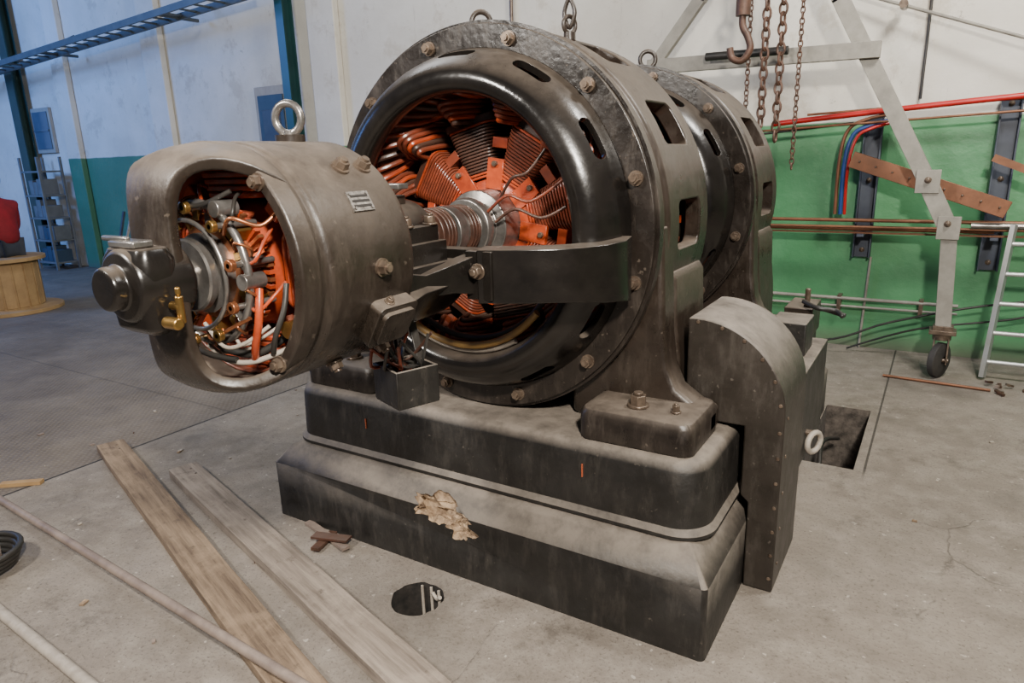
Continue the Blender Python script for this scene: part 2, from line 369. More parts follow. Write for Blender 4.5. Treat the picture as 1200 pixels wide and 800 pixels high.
def arc(r, y, a0, a1, n=9, cz=ZC): return [(r*cos(radians(a0+(a1-a0)*i/(n-1))), y, cz+r*sin(radians(a0+(a1-a0)*i/(n-1)))) for i in range(n)]
b.tube(arc(.45, .15, 235, 320), .014, M_CABLEY)
b.tube(arc(.475, .17, 225, 300), .011, M_CABLEW)
b.tube(arc(.43, .2, 230, 325), .013, M_CABLEK)
b.tube([(.1, .22, 1.46), (.2, .2, 1.52), (.3, .2, 1.5), (.42, .24, 1.58)], .006, M_ORDK)
b.tube([(.12, .24, 1.42), (.22, .22, 1.47), (.33, .22, 1.44), (.42, .24, 1.48)], .006, M_COILBR)
b.tube([(.14, .24, 1.50), (.22, .2, 1.58), (.28, .21, 1.60), (.34, .24, 1.68)], .006, M_COILBR)
b.make("shield_cables", MG)
b = B()
def eyebolt(x, y, z, r, m=M_STEEL, ang=0):
    e = Vector((cos(ang), sin(ang), 0)); c = Vector((x, y, z+r*1.5))
    b.cyl((x, y, z-.01), (x, y, z+.018), r*.75, m); b.cyl((x, y, z), (x, y, z+r*.7), r*.38, m)
    b.tube([c+e*r*cos(2*pi*i/20)+Vector((0, 0, r*sin(2*pi*i/20))) for i in range(20)], r*.27, m, closed=True, sub=1)
eyebolt(0, -.60, ZC+.318, .040, M_STEEL, .3)
eyebolt(-.12, .55, ZC+.73, .04, M_FRAME, .9)
eyebolt(.28, .55, ZC+.69, .030, M_FRAME, 1.2)
b.tube([(.28, .55, 2.12), (.258, .55, 2.17), (.28, .55, 2.22), (.302, .55, 2.17)], .008, M_FRAME, closed=True)
eyebolt(.0, 2.1, ZC+.72, .045, M_FRAME, .5)
b.make("lifting_eyes", MG)
# ------------------------------------------------------------------ exciter
b = B()
b.rev([(.318, -.885), (.318, -.825), (.308, -.815), (.308, -.80), (.318, -.79), (.318, -.50), (.308, -.475), (.28, -.462), (.12, -.462), (.12, -.48), (.27, -.49), (.285, -.52), (.285, -.885)], M_EXC, (0, ZC), n=96)
b.make("exciter_yoke", MG, bevel=.006)
prof = [(-.82, .302, .232), (-.86, .301, .222), (-.90, .298, .198), (-.94, .290, .165), (-.975, .274, .130), (-1.003, .246, .104), (-1.018, .208, .090), (-1.026, .15, .080), (-1.029, .08, .082), (-1.030, 0, .095)]
full = [(y, r, w, 1) for y, r, w in prof]+[(y, r, w, -1) for y, r, w in prof[-2::-1]]
NU = 12; v = []
for i, (y, r, w, sg) in enumerate(full):
    kk = min(i, len(full)-1-i); kf = max(0, 1-kk/6.5)**.8 if kk < 6.5 else 0
    for j in range(NU+1):
        x = w*(2*j/NU-1)-.012*min(1, kk/6); drop = (.302-sqrt(.302**2-x*x))
        z = sg*(r-drop*kf); yy = y+drop*.5*(1-kf)
        v.append((x, yy, ZC+z))
f = [(i*(NU+1)+j, i*(NU+1)+j+1, (i+1)*(NU+1)+j+1, (i+1)*(NU+1)+j) for i in range(len(full)-1) for j in range(NU)]
b = B(); b.add(v, f, M_EXC)
ob = b.make("exciter_end_shield", MG)
md = ob.modifiers.new("s", 'SOLIDIFY'); md.thickness = .034; md.offset = 0
md = ob.modifiers.new("b", 'BEVEL'); md.width = .010; md.segments = 3; md.limit_method = 'ANGLE'; md.angle_limit = radians(50)
md = ob.modifiers.new("ss", 'SUBSURF'); md.levels = 1; md.render_levels = 1
b = B()
b.rev([(0, -1.17), (.044, -1.17), (.05, -1.163), (.05, -1.135), (.078, -1.13), (.085, -1.12), (.09, -1.0), (.07, -.985), (0, -.985)], M_BLACK, (0, ZC), n=40, closed=False)
b.loftrr(-.085, .085, -1.125, -1.03, .03, [(ZC-.115, .03), (ZC-.10, .008), (ZC-.0, 0), (ZC+.06, 0), (ZC+.085, .012)], M_BLACK)
b.box((.0, -1.09, ZC+.094), (.10, .05, .016), M_STEEL)
b.box((-.04, -1.10, ZC+.105), (.10, .014, .012), M_STEEL)
b.cyl((.088, -1.07, ZC-.045), (.125, -1.07, ZC-.045), .010, M_BRASS)
b.cyl((.12, -1.07, ZC-.085), (.12, -1.07, ZC-.02), .009, M_BRASS)
b.cyl((.09, -1.09, ZC-.08), (.14, -1.09, ZC-.08), .014, M_BRASS)
b.cyl((.12, -1.07, ZC-.02), (.12, -1.07, ZC-.0), .006, M_BRASS)
b.make("exciter_hub", MG, bevel=.004)
b = B()
def oncyl(a, y, r=.318):
    t = radians(a); return Vector((r*cos(t), y, ZC+r*sin(t))), Vector((cos(t), 0, sin(t)))
for a, y in ((50, -.625), (50, -.545), (-2, -.62), (178, -.62), (-62, -.66), (-55, -.5)):
    p, nrm = oncyl(a, y); b.bolt(p, nrm, .020, M_BOLT, .024)
for a in (47, -47, 133, -133):
    p, nrm = oncyl(a, -.885, .30); b.bolt(p, (0, -1, 0), .017, M_BOLT, .02)
b.cyl((.0, -.60, ZC+.31), (0, -.60, ZC+.335), .04, M_EXC)
t = radians(30); er = Vector((cos(t), 0, sin(t))); et = Vector((-sin(t), 0, cos(t))); ey = EY
b.box(Vector((0, -.635, ZC))+er*.3195, (.006, .075, .055), M_PLATE, (er, ey, et))
for k in (-1, 0, 1): b.box(Vector((0, -.635, ZC))+er*.3235+et*.014*k, (.002, .06, .006), M_DARK, (er, ey, et))
for dy in (-.03, .03):
    for dz in (-.02, .02): b.cyl(Vector((0, -.635+dy, ZC))+er*.320+et*dz, Vector((0, -.635+dy, ZC))+er*.326+et*dz, .004, M_STEEL, n=8)
b.make("exciter_fittings", MG)
b = B()
t = radians(-30); er = Vector((cos(t), 0, sin(t))); et = Vector((-sin(t), 0, cos(t)))
b.rrprism(Vector((0, -.575, ZC))+er*.322, er, ey, et, .078, .066, .02, .06, M_EXC)
b.rrprism(Vector((0, -.575, ZC))+er*.355, er, ey, et, .062, .05, .02, .02, M_EXC)
b.bolt(Vector((0, -.60, ZC))+er*.330+et*.066, et, .012, M_BOLT)
b.make("terminal_box", MG, bevel=.008, seg=3)
b = B()
ay = Vector((.35, .93, 0)).normalized(); axx = Vector((.93, -.35, 0)).normalized(); az = Vector((0, 0, 1))
cc = Vector((.12, -.33, .955))
b.box(cc-az*.06, (.16, .15, .012), M_BASE, (axx, ay, az))
for sgn in (-1, 1):
    b.box(cc+axx*.075*sgn, (.01, .15, .12), M_BASE, (axx, ay, az)); b.box(cc+ay*.072*sgn, (.16, .01, .12), M_BASE, (axx, ay, az))
b.box(cc-az*.01, (.13, .12, .05), M_COILBR, (axx, ay, az))
b.bar(cc+ay*.07, cc+ay*.07+Vector((-.06, .02, .18)), .03, .008, M_BASE)
b.make("cable_junction_box", MG, bevel=.003)
b = B()
for i in range(18):
    p0 = cc+axx*random.uniform(-.06, .06)+ay*random.uniform(-.05, .05)
    p2 = Vector((random.uniform(.0, .22), random.uniform(-.48, -.25), 1.11))
    pm = (p0+p2)/2+Vector((random.uniform(-.04, .04), random.uniform(-.04, .04), -.01))
    b.tube([p0, p0+az*.05, pm, p2], .0055, random.choice([M_CABLEK, M_CABLEK, M_COILBR, M_CABLEK, M_ORDK]), n=6, sub=4)
b.make("junction_wires", MG)
b = B()
b.rev([(0, -1.0), (.045, -1.0), (.045, -.96), (.05, -.96), (.05, -.5), (0, -.5)], M_STEEL, (0, ZC), n=32, closed=False)
b.rev([(0, -.965), (.085, -.965), (.09, -.96), (.09, -.945), (.078, -.94), (.078, -.93), (.10, -.925), (.10, -.895), (.05, -.895)], M_STEEL, (0, ZC), n=48, closed=False)
b.rev([(.05, -.90), (.118, -.90), (.118, -.84), (.05, -.84)], M_COPPER, (0, ZC), n=72)
b.rev([(.10, -.835), (.15, -.835), (.155, -.80), (.165, -.76), (.165, -.55), (.05, -.55), (.05, -.835)], M_ORANGE, (0, ZC), n=72)
for i in range(54):
    t = 2*pi*i/54; er = Vector((cos(t), 0, sin(t))); et = Vector((-sin(t), 0, cos(t)))
    b.box(Vector((0, -.842, ZC))+er*.137, (.05, .016, .009), M_COPPER if i % 2 else M_ORANGE, (er, ey, et))
b.make("exciter_armature", MG)
b = B()
for i, a in enumerate((90, -90, 0, 180)):
    t = radians(a); er = Vector((cos(t), 0, sin(t))); et = Vector((-sin(t), 0, cos(t)))
    for j in range(6):
        b.rrprism(Vector((0, -.67, ZC))+er*(.185+.017*j), er, ey, et, .15, .10+.006*j, .03, .0145, M_ORANGE, k=4)
for a in (45, 135, 225, 315):
    t = radians(a); er = Vector((cos(t), 0, sin(t))); et = Vector((-sin(t), 0, cos(t)))
    b.box(Vector((0, -.67, ZC))+er*.235, (.09, .28, .05), M_ORANGE if a != 315 else M_ORDK, (er, ey, et))
b.rev([(.284, -.84), (.284, -.5), (.275, -.5), (.275, -.84)], M_ORDK, (0, ZC), n=48)
b.make("exciter_field_coils", MG, bevel=.004)
b = B()
b.tube([(.175*cos(2*pi*i/32), -.92, ZC+.175*sin(2*pi*i/32)) for i in range(32)], .010, M_STEEL, closed=True, sub=1)
b.tube([(.135*cos(2*pi*i/32), -.955, ZC+.135*sin(2*pi*i/32)) for i in range(32)], .006, M_STEEL, closed=True, sub=1)
for i in range(10):
    t = 2*pi*i/10+.2; er = Vector((cos(t), 0, sin(t))); et = Vector((-sin(t), 0, cos(t)))
    o = Vector((0, -.885, ZC))
    b.box(o+er*.137+ey*.012, (.035, .05, .028), M_BRASS if i % 2 else M_STEEL, (er, ey, et))
    b.cyl(o+er*.165+ey*-.08, o+er*.165+ey*.05, .008, M_STEEL, n=10)
    b.cyl(o+er*.165+ey*-.08, o+er*.165+ey*-.065, .015, M_COPPER if i % 3 == 0 else M_BRASS, n=12)
    b.tube([o+er*.15+et*(.014), o+er*.185+et*.03+ey*-.02, o+er*.17+et*.05+ey*-.05, o+er*.14+et*.035+ey*-.03], .004, M_COPPER, n=6, sub=4)
    b.box(o+er*.155+et*.02+ey*-.03, (.05, .006, .02), M_BRASS, (er, ey, et))
    b.tube([o+er*.15+ey*-.02, o+er*.20+ey*-.03, o+er*.21+et*.04+ey*.0, o+er*.2+et*.07+ey*.04], .005, random.choice([M_CABLEK, M_CABLEW, M_ORANGE]), n=6, sub=4)
b.cyl((.17, -.94, ZC-.01), (.17, -.88, ZC-.01), .02, M_STEEL)
b.cyl((.10, -.94, ZC+.16), (.10, -.88, ZC+.16), .02, M_STEEL)
b.make("brush_gear", MG, bevel=.002)
b = B()
def sh_(pts, dy=.03): return [(x, y+dy, z) for x, y, z in pts]
b.tube(sh_([(.18, -.93, ZC-.03), (.19, -.95, ZC-.10), (.165, -.95, ZC-.17), (.13, -.93, ZC-.22)]), .010, M_ORANGE)
b.tube(sh_([(-.02, -.95, ZC-.19), (.06, -.96, ZC-.215), (.14, -.94, ZC-.215), (.22, -.88, ZC-.18)]), .007, M_CABLEW)
b.tube(sh_([(-.04, -.93, ZC-.17), (.05, -.95, ZC-.19), (.13, -.92, ZC-.20), (.2, -.86, ZC-.15)]), .010, M_CABLEK)
b.tube(sh_([(.02, -.98, ZC-.12), (.09, -.985, ZC-.17), (.15, -.97, ZC-.16), (.2, -.93, ZC-.12)]), .005, M_CABLEW)
b.tube(sh_([(-.08, -.95, ZC-.1), (-.06, -.97, ZC-.18), (.02, -.98, ZC-.20), (.1, -.96, ZC-.21)]), .008, M_CABLEK)
b.tube(sh_([(.0, -.96, ZC-.13), (.04, -.98, ZC-.16), (.1, -.97, ZC-.13), (.16, -.95, ZC-.1)]), .005, M_COPPER)
b.tube([(.23, -.86, ZC-.02), (.235, -.88, ZC-.08), (.22, -.90, ZC-.14), (.19, -.89, ZC-.19)], .007, M_CABLEK)
b.tube(sh_([(-.1, -.96, ZC+.1), (-.02, -.98, ZC+.16), (.06, -.97, ZC+.17), (.12, -.93, ZC+.2)]), .006, M_CABLEK)
b.tube(sh_([(.1, -.95, ZC+.1), (.16, -.97, ZC+.14), (.2, -.92, ZC+.12), (.22, -.87, ZC+.16)]), .005, M_COPPER)
b.cyl((.225, -.87, ZC-.135), (.225, -.83, ZC-.135), .022, M_BRASS)
b.make("exciter_cables", MG)
# ------------------------------------------------------------------ bed plate
b = B()
b.loftrr(-1.0, 1.0, .10, 2.55, .13, [(.372, -.012), (.385, -.012), (.405, .006), (.60, .012), (.63, .022), (.648, .045), (.652, .075)], M_BASE, k=12)
b.make("bed_plate", MG)
b = B()
b.box((.545, .107, .545), (.004, .006, .05), M_TICK); b.box((-.52, .107, .53), (.004, .006, .045), M_TICK)
b.make("paint_ticks", MG)
b = B()
b.loftrr(-1.045, 1.045, 0, 2.7, .02, [(0, 0), (.275, 0), (.355, .065), (.37, .10)], M_BASE, k=3)
pl = b.make("concrete_plinth", None, bevel=.008)
def lump(cb, c, r, sc, seed):
    bm = bmesh.new(); bmesh.ops.create_icosphere(bm, subdivisions=4, radius=r)
    vs = []
    for v in bm.verts:
        d = 1+.7*mnoise.noise(v.co*18+Vector((seed, 0, 0)))+.35*mnoise.noise(v.co*50+Vector((seed, 3, 0)))
        vs.append((c[0]+v.co.x*sc[0]*d, c[1]+v.co.y*sc[1]*d, c[2]+v.co.z*sc[2]*d))
    fs = [tuple(v.index for v in f.verts) for f in bm.faces]; bm.free(); cb.add(vs, fs, M_CHIP)
cb = B(); lump(cb, (-.05, .0, .28), .1, (1.35, .5, .62), 1.3); boolean(pl, cb, "cut_c", True)
cb = B(); lump(cb, (.06, -.004, .225), .1, (.6, .3, .5), 5.1); boolean(pl, cb, "cut_d", True)
b = B()
poly = [(1.05, 0.002), (1.16, 0.002), (1.16, .45), (1.16, .72)]
for i in range(1, 17):
    t = radians(90*i/16); poly.append((.82+.34*cos(t), .72+.34*sin(t)))
poly += [(.795, 1.057), (.795, .665), (1.02, .665), (1.02, .385), (1.05, .36)]
b.prism(poly, .50, .94, M_COVER)
gc = b.make("guard_cover", MG, bevel=.006)
b = B()
pts = [(1.145, z) for z in (.06, .16, .26, .36, .46, .56, .66)]+[(.82+.325*cos(radians(a)), .72+.325*sin(radians(a))) for a in (8, 24, 40, 56, 72, 88)]
for x, z in pts: b.sphere((x, .499, z), .008, M_BOLT, (1, .6, 1), n=8)
for z in (.1, .25, .4, .55, .7): b.sphere((1.161, .56, z), .007, M_BOLT, (.6, 1, 1), n=8)
b.tube([(1.185+.02*cos(2*pi*i/16), 1.14+.045*cos(2*pi*i/16), .39+.045*sin(2*pi*i/16)) for i in range(16)], .013, M_CABLEW, closed=True, sub=1)
b.cyl((1.14, 1.14, .43), (1.19, 1.14, .43), .015, M_BOLT)
b.make("guard_rivets", MG)
b = B()
b.box((1.02, 1.35, .80), (.16, .22, .2), M_BASE); b.box((.98, 1.9, .78), (.14, .28, .16), M_FRAME)
b.box((1.10, 1.30, .53), (.10, .62, .44), M_BASE)
b.tube([(1.0, 1.75, .9), (1.08, 1.7, .88), (1.16, 1.72, .87), (1.2, 1.68, .85)], .012, M_CABLEK)
b.tube([(1.0, 1.8, .87), (1.1, 1.78, .86), (1.2, 1.8, .83)], .012, M_CABLEK)
b.cyl((1.0, 1.9, .86), (1.0, 1.9, .94), .014, M_BOLT)
b.make("side_terminal_blocks", MG, bevel=.01)
# ------------------------------------------------------------------ room
class NT:
    def __init__(s, name): s.m, s.nt, s.bs = new_mat(name); s.N = s.nt.nodes.new; s.L = s.nt.links.new; s.tc = s.N("ShaderNodeTexCoord")
    def noise(s, sc, d=8, r=.6, stretch=None):
        n = s.N("ShaderNodeTexNoise"); n.inputs["Scale"].default_value = sc; n.inputs["Detail"].default_value = d; n.inputs["Roughness"].default_value = r
        if stretch:
            mp = s.N("ShaderNodeMapping"); mp.inputs["Scale"].default_value = stretch; s.L(s.tc.outputs["Object"], mp.inputs["Vector"]); s.L(mp.outputs[0], n.inputs["Vector"])
        else: s.L(s.tc.outputs["Object"], n.inputs["Vector"])
        return n.outputs[0]
    def mr(s, x, a, b_, c=0, d=1):
        q = s.N("ShaderNodeMapRange"); q.inputs[1].default_value = a; q.inputs[2].default_value = b_; q.inputs[3].default_value = c; q.inputs[4].default_value = d; s.L(x, q.inputs[0]); return q.outputs[0]
    def mix(s, fac, a, b_):
        q = s.N("ShaderNodeMix"); q.data_type = 'RGBA'; s.L(fac, q.inputs[0])
        for k, x in ((6, a), (7, b_)):
            if isinstance(x, tuple): q.inputs[k].default_value = c4(x)
            else: s.L(x, q.inputs[k])
        return q.outputs[2]
    def math(s, op, a, b_=None, c_=None):
        q = s.N("ShaderNodeMath"); q.operation = op
        for k, x in ((0, a), (1, b_), (2, c_)):
            if x is None: continue
            if isinstance(x, (int, float)): q.inputs[k].default_value = x
            else: s.L(x, q.inputs[k])
        return q.outputs[0]
    def bump(s, h, st, dist):
        bp = s.N("ShaderNodeBump"); bp.inputs["Strength"].default_value = st; bp.inputs["Distance"].default_value = dist; s.L(h, bp.inputs["Height"]); s.L(bp.outputs[0], s.bs.inputs["Normal"])
def floor_mat():
    t = NT("concrete_floor")
    col = t.mix(t.mr(t.noise(1.1, 10, .7), .35, .65), (.24, .205, .17), (.15, .126, .102))
    col = t.mix(t.mr(t.noise(7, 10, .7), .45, .75, 0, .8), col, (.30, .265, .225))
    col = t.mix(t.mr(t.noise(90, 3), .56, .70, 0, .7), col, (.07, .057, .045))
    col = t.mix(t.mr(t.noise(34, 4), .62, .70, 0, .6), col, (.085, .07, .055))
    col = t.mix(t.mr(t.noise(25, 4, .5), .68, .70, 0, .8), col, (.40, .36, .31))
    col = t.mix(t.mr(t.noise(2.6, 12, .8), .55, .66, 0, .7), col, (.075, .062, .05))
    col = t.mix(t.mr(t.noise(.9, 4, .6), .56, .72, 0, .7), col, (.08, .068, .054))
    vo = t.N("ShaderNodeTexVoronoi"); vo.feature = 'DISTANCE_TO_EDGE'; vo.inputs["Scale"].default_value = .45
    vm = t.N("ShaderNodeVectorMath"); vm.operation = 'ADD'; nn = t.N("ShaderNodeTexNoise"); nn.inputs["Scale"].default_value = 2.5; nn.inputs["Detail"].default_value = 8; t.L(t.tc.outputs["Object"], nn.inputs["Vector"])
    vs = t.N("ShaderNodeVectorMath"); vs.operation = 'SCALE'; vs.inputs["Scale"].default_value = .3; t.L(nn.outputs["Color"], vs.inputs[0]); t.L(t.tc.outputs["Object"], vm.inputs[0]); t.L(vs.outputs[0], vm.inputs[1]); t.L(vm.outputs[0], vo.inputs["Vector"])
    crack = t.math('MULTIPLY', t.mr(vo.outputs["Distance"], .0, .0025, 1, 0), t.mr(t.noise(1.3), .5, .65))
    col = t.mix(t.math('MULTIPLY', crack, .4), col, (.05, .042, .035))
    sp = t.N("ShaderNodeSeparateXYZ"); t.L(t.tc.outputs["Object"], sp.inputs[0]); X, Y = sp.outputs[0], sp.outputs[1]
    left = t.mr(X, -2.53, -2.50, 1, 0)
    def chk(scale, rot):
        mp = t.N("ShaderNodeMapping"); mp.inputs["Scale"].default_value = (scale,)*3; mp.inputs["Rotation"].default_value = (0, 0, rot); t.L(t.tc.outputs["Object"], mp.inputs["Vector"])
        w = t.N("ShaderNodeTexWave"); w.inputs["Scale"].default_value = 1; t.L(mp.outputs[0], w.inputs["Vector"]); return w.outputs[0]
    ck = t.math('MULTIPLY', chk(10, .785), chk(10, -.785))
    pc = t.mix(t.mr(t.noise(1.6, 10, .7), .35, .65), (.10, .08, .062), (.18, .15, .12))
    pc = t.mix(t.mr(ck, .2, .6, 0, .3), pc, (.26, .22, .18))
    pc = t.mix(t.mr(t.noise(30, 4), .62, .7, 0, .6), pc, (.04, .032, .025))
    col = t.mix(left, col, pc)
    edge = t.math('COMPARE', X, -2.51, .009)
    a = t.math('FRACT', t.math('DIVIDE', t.math('ADD', Y, 20.0), 2.6)); a = t.math('ABSOLUTE', t.math('SUBTRACT', a, .5)); jy = t.mr(a, .496, .499)
    jj = t.math('MAXIMUM', edge, t.math('MULTIPLY', t.math('MULTIPLY', jy, left), .4))
    s1 = t.math('MULTIPLY', t.math('COMPARE', X, 1.36, .006), t.mr(Y, 1.7, 1.85)); jj = t.math('MAXIMUM', jj, t.math('MULTIPLY', s1, .8))
    col = t.mix(jj, col, (.02, .017, .014))
    t.L(col, t.bs.inputs["Base Color"]); t.L(t.mr(t.noise(4), .3, .7, .5, .85), t.bs.inputs["Roughness"])
    t.bump(t.math('ADD', t.noise(45, 6), t.math('ADD', t.math('MULTIPLY', t.math('MAXIMUM', jj, crack), -2), t.math('MULTIPLY', t.math('MULTIPLY', ck, left), .6))), .45, .01)
    return t.m
M_FLOOR = floor_mat()
def wall_mat():
    t = NT("painted_wall")
    up = t.mix(t.mr(t.noise(.8), .35, .65), (.74, .71, .63), (.60, .56, .48))
    up = t.mix(t.mr(t.noise(2.0, 12, .75), .55, .62, 0, .5), up, (.46, .40, .31))
    up = t.mix(t.mr(t.noise(5, 12, .8, (3, 1, .35)), .60, .68, 0, .55), up, (.32, .27, .21))
    up = t.mix(t.mr(t.noise(6, 12, .8), .63, .65, 0, .7), up, (.33, .29, .24))
    lo = t.mix(t.mr(t.noise(1.5), .35, .65), (.06, .215, .085), (.09, .275, .12))
    lo = t.mix(t.mr(t.noise(5, 12, .8), .67, .70, 0, .6), lo, (.4, .4, .35))
    lo = t.mix(t.mr(t.noise(3, 12, .8, (4, 1, .3)), .60, .72, 0, .6), lo, (.04, .08, .045))
    sp = t.N("ShaderNodeSeparateXYZ"); t.L(t.tc.outputs["Object"], sp.inputs[0])
    hz = t.math('ADD', sp.outputs[2], t.math('MULTIPLY', t.noise(3), .03))
    lo = t.mix(t.mr(sp.outputs[2], 0, .18, .8, 0), lo, (.12, .11, .08))
    lo = t.mix(t.mr(sp.outputs[0], -7.0, -3.0, .5, 0), lo, (.06, .12, .11))  # green drifts to dark teal leftwards, tint of the bluish light painted in
    white = t.math('MAXIMUM', t.mr(hz, 1.865, 1.88), t.mr(sp.outputs[0], -11.3, -11.28, 1, 0))
    col = t.mix(white, lo, up)
    t.L(col, t.bs.inputs["Base Color"]); t.L(t.mr(sp.outputs[2], 1.85, 1.88, .45, .85), t.bs.inputs["Roughness"])
    t.bump(t.noise(8, 10), .35, .02)
    return t.m
M_WALL = wall_mat()
WY = 4.42
b = B(); b.box((-4, 0, -.5), (26, 10, 1.0), M_FLOOR); fl = b.make("floor")
c = B(); c.box((1.18, 2.3, -.25), (.26, .98, 1.2), M_HOLE); boolean(fl, c, "cut_f", True)
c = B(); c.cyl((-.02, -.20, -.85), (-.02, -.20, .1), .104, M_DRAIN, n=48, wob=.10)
n0 = len(fl.data.polygons)
cut = c.make("cut_e")
md = fl.modifiers.new("c", 'BOOLEAN'); md.object = cut; md.solver = 'EXACT'; md.operation = 'DIFFERENCE'; md.material_mode = 'TRANSFER'
dg = bpy.context.evaluated_depsgraph_get(); dg.update()
me = bpy.data.meshes.new_from_object(fl.evaluated_get(dg), preserve_all_data_layers=True, depsgraph=dg)
fl.modifiers.remove(md); fl.data = me; bpy.data.objects.remove(cut); me.set_sharp_from_angle(angle=radians(38))
b = B(); b.tube([(-.02+.094*cos(radians(a)), -.20+.094*sin(radians(a)), -.03-.02*(i % 2)) for i, a in enumerate((60, 75, 90))], .008, M_CABLEW)
for a in (70, 95, 118): b.cyl((-.02+.098*cos(radians(a)), -.20+.098*sin(radians(a)), -.35), (-.02+.098*cos(radians(a)), -.20+.098*sin(radians(a)), -.01), .006, M_CABLEW, n=8)
b.make("hole_streak_rods")  # pale rods standing in for the lighter streaks on the hole wall
b = B(); b.box((-4, WY+.1, 3), (26, .2, 6), M_WALL); b.make("wall_back")
b = B(); b.box((-16.6, 0, 3), (.2, 9, 6), M_WALL); b.make("wall_left")
b = B(); b.box((8.6, 0, 3), (.2, 9, 6), M_WALL); b.make("wall_right")
b = B()
for x0, x1 in ((-5.15, -4.70), (-8.6, -8.15), (-11.2, -10.8)): b.box(((x0+x1)/2, WY-.05, 3), (x1-x0, .09, 6), M_WALL)
b.make("wall_pilasters", None, bevel=.01)
b = B()
b.tube([(1.16, 1.80, -.2), (1.1, 2.2, -.05), (1.15, 2.6, -.15)], .012, M_CABLEK)
b.make("pit_cable")
for i, (x, w) in enumerate(((-12.38, .26), (-5.45, .13))):
    b = B(); y = WY-.16
    b.box((x, y-.07, 3), (w, .018, 6), M_TEAL); b.box((x, y+.07, 3), (w, .018, 6), M_TEAL); b.box((x, y, 3), (.018, .13, 6), M_TEAL)
    b.box((x, y, .01), (w+.08, .22, .02), M_TEAL)
    b.make("steel_column" if i == 0 else "steel_column.001")
b = B()
p0 = Vector((-14.0, 4.0, 3.216)); p1 = Vector((-5.6, 4.0, 3.61)); off = Vector((0, -.32, 0))
b.bar(p0, p1, .03, .08, M_TRAY); b.bar(p0+off, p1+off, .03, .08, M_TRAY)
for i in range(30):
    q = p0.lerp(p1, i/29); b.bar(q, q+off, .03, .02, M_TRAY)
for i in (3, 12, 22): q = p0.lerp(p1, i/27); b.bar(q+off, q+Vector((0, .3, 0)), .04, .04, M_TRAY); b.bar(q+off*.8, q+Vector((0, .3, .3)), .03, .03, M_TRAY)
b.make("cable_tray")
b = B()
b.box((-5.98, WY-.03, 1.32), (.62, .05, 2.64), M_FRAMEW); b.box((-5.98, WY-.06, 1.28), (.48, .03, 2.5), M_DOOR)
b.box((-5.98, WY-.078, 1.9), (.34, .01, .9), M_BRACK); b.cyl((-5.8, WY-.07, 1.1), (-5.8, WY-.13, 1.1), .02, M_STEEL)
b.make("door_1", None, bevel=.005)
b = B()
b.box((-11.95, WY-.03, 2.35), (.62, .05, .75), M_FRAMEW); b.box((-11.95, WY-.06, 2.35), (.5, .02, .62), M_GLASSB)
b.box((-11.95, WY-.075, 2.35), (.5, .02, .03), M_GLASSB)
b.make("window_1")
b = B()
for x in (-11.95, -11.35):
    for y in (WY-.52, WY-.16): b.box((x, y, .95), (.04, .04, 1.9), M_SHELF)
for z in (.12, .5, .88, 1.26, 1.66): b.box((-11.65, WY-.34, z), (.62, .38, .03), M_SHELF)
for z in (.16, .54, .92, 1.3):
    x = -11.9
    while x < -11.45:
        w_ = random.uniform(.10, .2); h = random.uniform(.16, .3); b.box((x+w_/2, WY-.34, z-.025+h/2), (w_*.92, .26, h), random.choice([M_BOXES, M_SHELF, M_DOOR])); x += w_
b.make("storage_shelf", None, bevel=.004)
b = B(); b.bar((-9.75, 4.0, .02), (-9.72, 4.3, 1.0), .05, .03, M_BRACK); b.bar((-9.6, 4.0, .02), (-9.5, 4.3, 1.0), .05, .03, M_CABLEW); b.make("leaning_slat")
# ------------------------------------------------------------------ gantry hoist
GY = 3.8
b = B()
def flat(p, q, w=.11, d=.06): b.bar(p, q, w, d, M_GANTRY, up=(0, 1, 0))
flat((.02, GY, 4.15), (.78, GY, 2.67)); flat((.77, GY, 2.69), (1.455, GY, 1.39)); flat((1.43, GY-.02, 1.44), (1.63, GY-.02, 1.04), .12, .03)
flat((1.615, GY, 1.13), (1.66, GY, .34), .10)
b.box((1.45, GY-.04, 1.41), (.15, .015, .16), M_GANTRY); b.box((1.61, GY-.04, 1.09), (.14, .015, .16), M_GANTRY)
flat((.72, GY, 4.15), (-.23, GY, 2.80), .09); flat((-.22, GY, 2.82), (-1.60, GY, 1.1), .09); flat((-1.60, GY, 1.15), (-1.66, GY, .34), .10)
b.bar((-.63, GY-.05, 2.34), (1.07, GY-.05, 2.31), .06, .11, M_GANTRY)
b.bar((-1.0, GY, 4.15), (1.6, GY, 4.15), .12, .16, M_GANTRY); b.bar((.37, GY, 4.2), (.37, GY-.62, 4.2), .1, .1, M_GANTRY)
b.bolt((1.45, GY-.05, 1.42), (0, -1, 0), .018, M_BOLT); b.bolt((1.6, GY-.05, 1.12), (0, -1, 0), .018, M_BOLT)
b.cyl((-.12, GY-.16, 2.36), (.48, GY-.16, 2.35), .03, M_CABLEK)
for x in (1.66, -1.66):
    b.box((x, GY, .34), (.17, .14, .03), M_BOLT); b.box((x, GY, .37), (.13, .1, .03), M_BOLT); b.cyl((x, GY, .28), (x, GY, .34), .06, M_BOLT)
    for s_ in (-1, 1): b.bar((x+.045*s_, GY, .29), (x+.045*s_, GY-.03, .10), .012, .09, M_BOLT, up=(0, 1, 0))
    b.cyl((x-.06, GY-.03, .13), (x+.06, GY-.03, .13), .016, M_BOLT)
    b.T = Matrix.Translation((x, GY-.03, .130)) @ Matrix.Rotation(radians(65), 4, 'Z')
    b.rev([(.03, -.035), (.10, -.035), (.13, -.02), (.13, .02), (.10, .035), (.03, .035)], M_TYRE, (0, 0), n=32)
    b.T = Matrix.Identity(4)
GC = b.make("gantry_crane", None, bevel=.004)
CH = B()
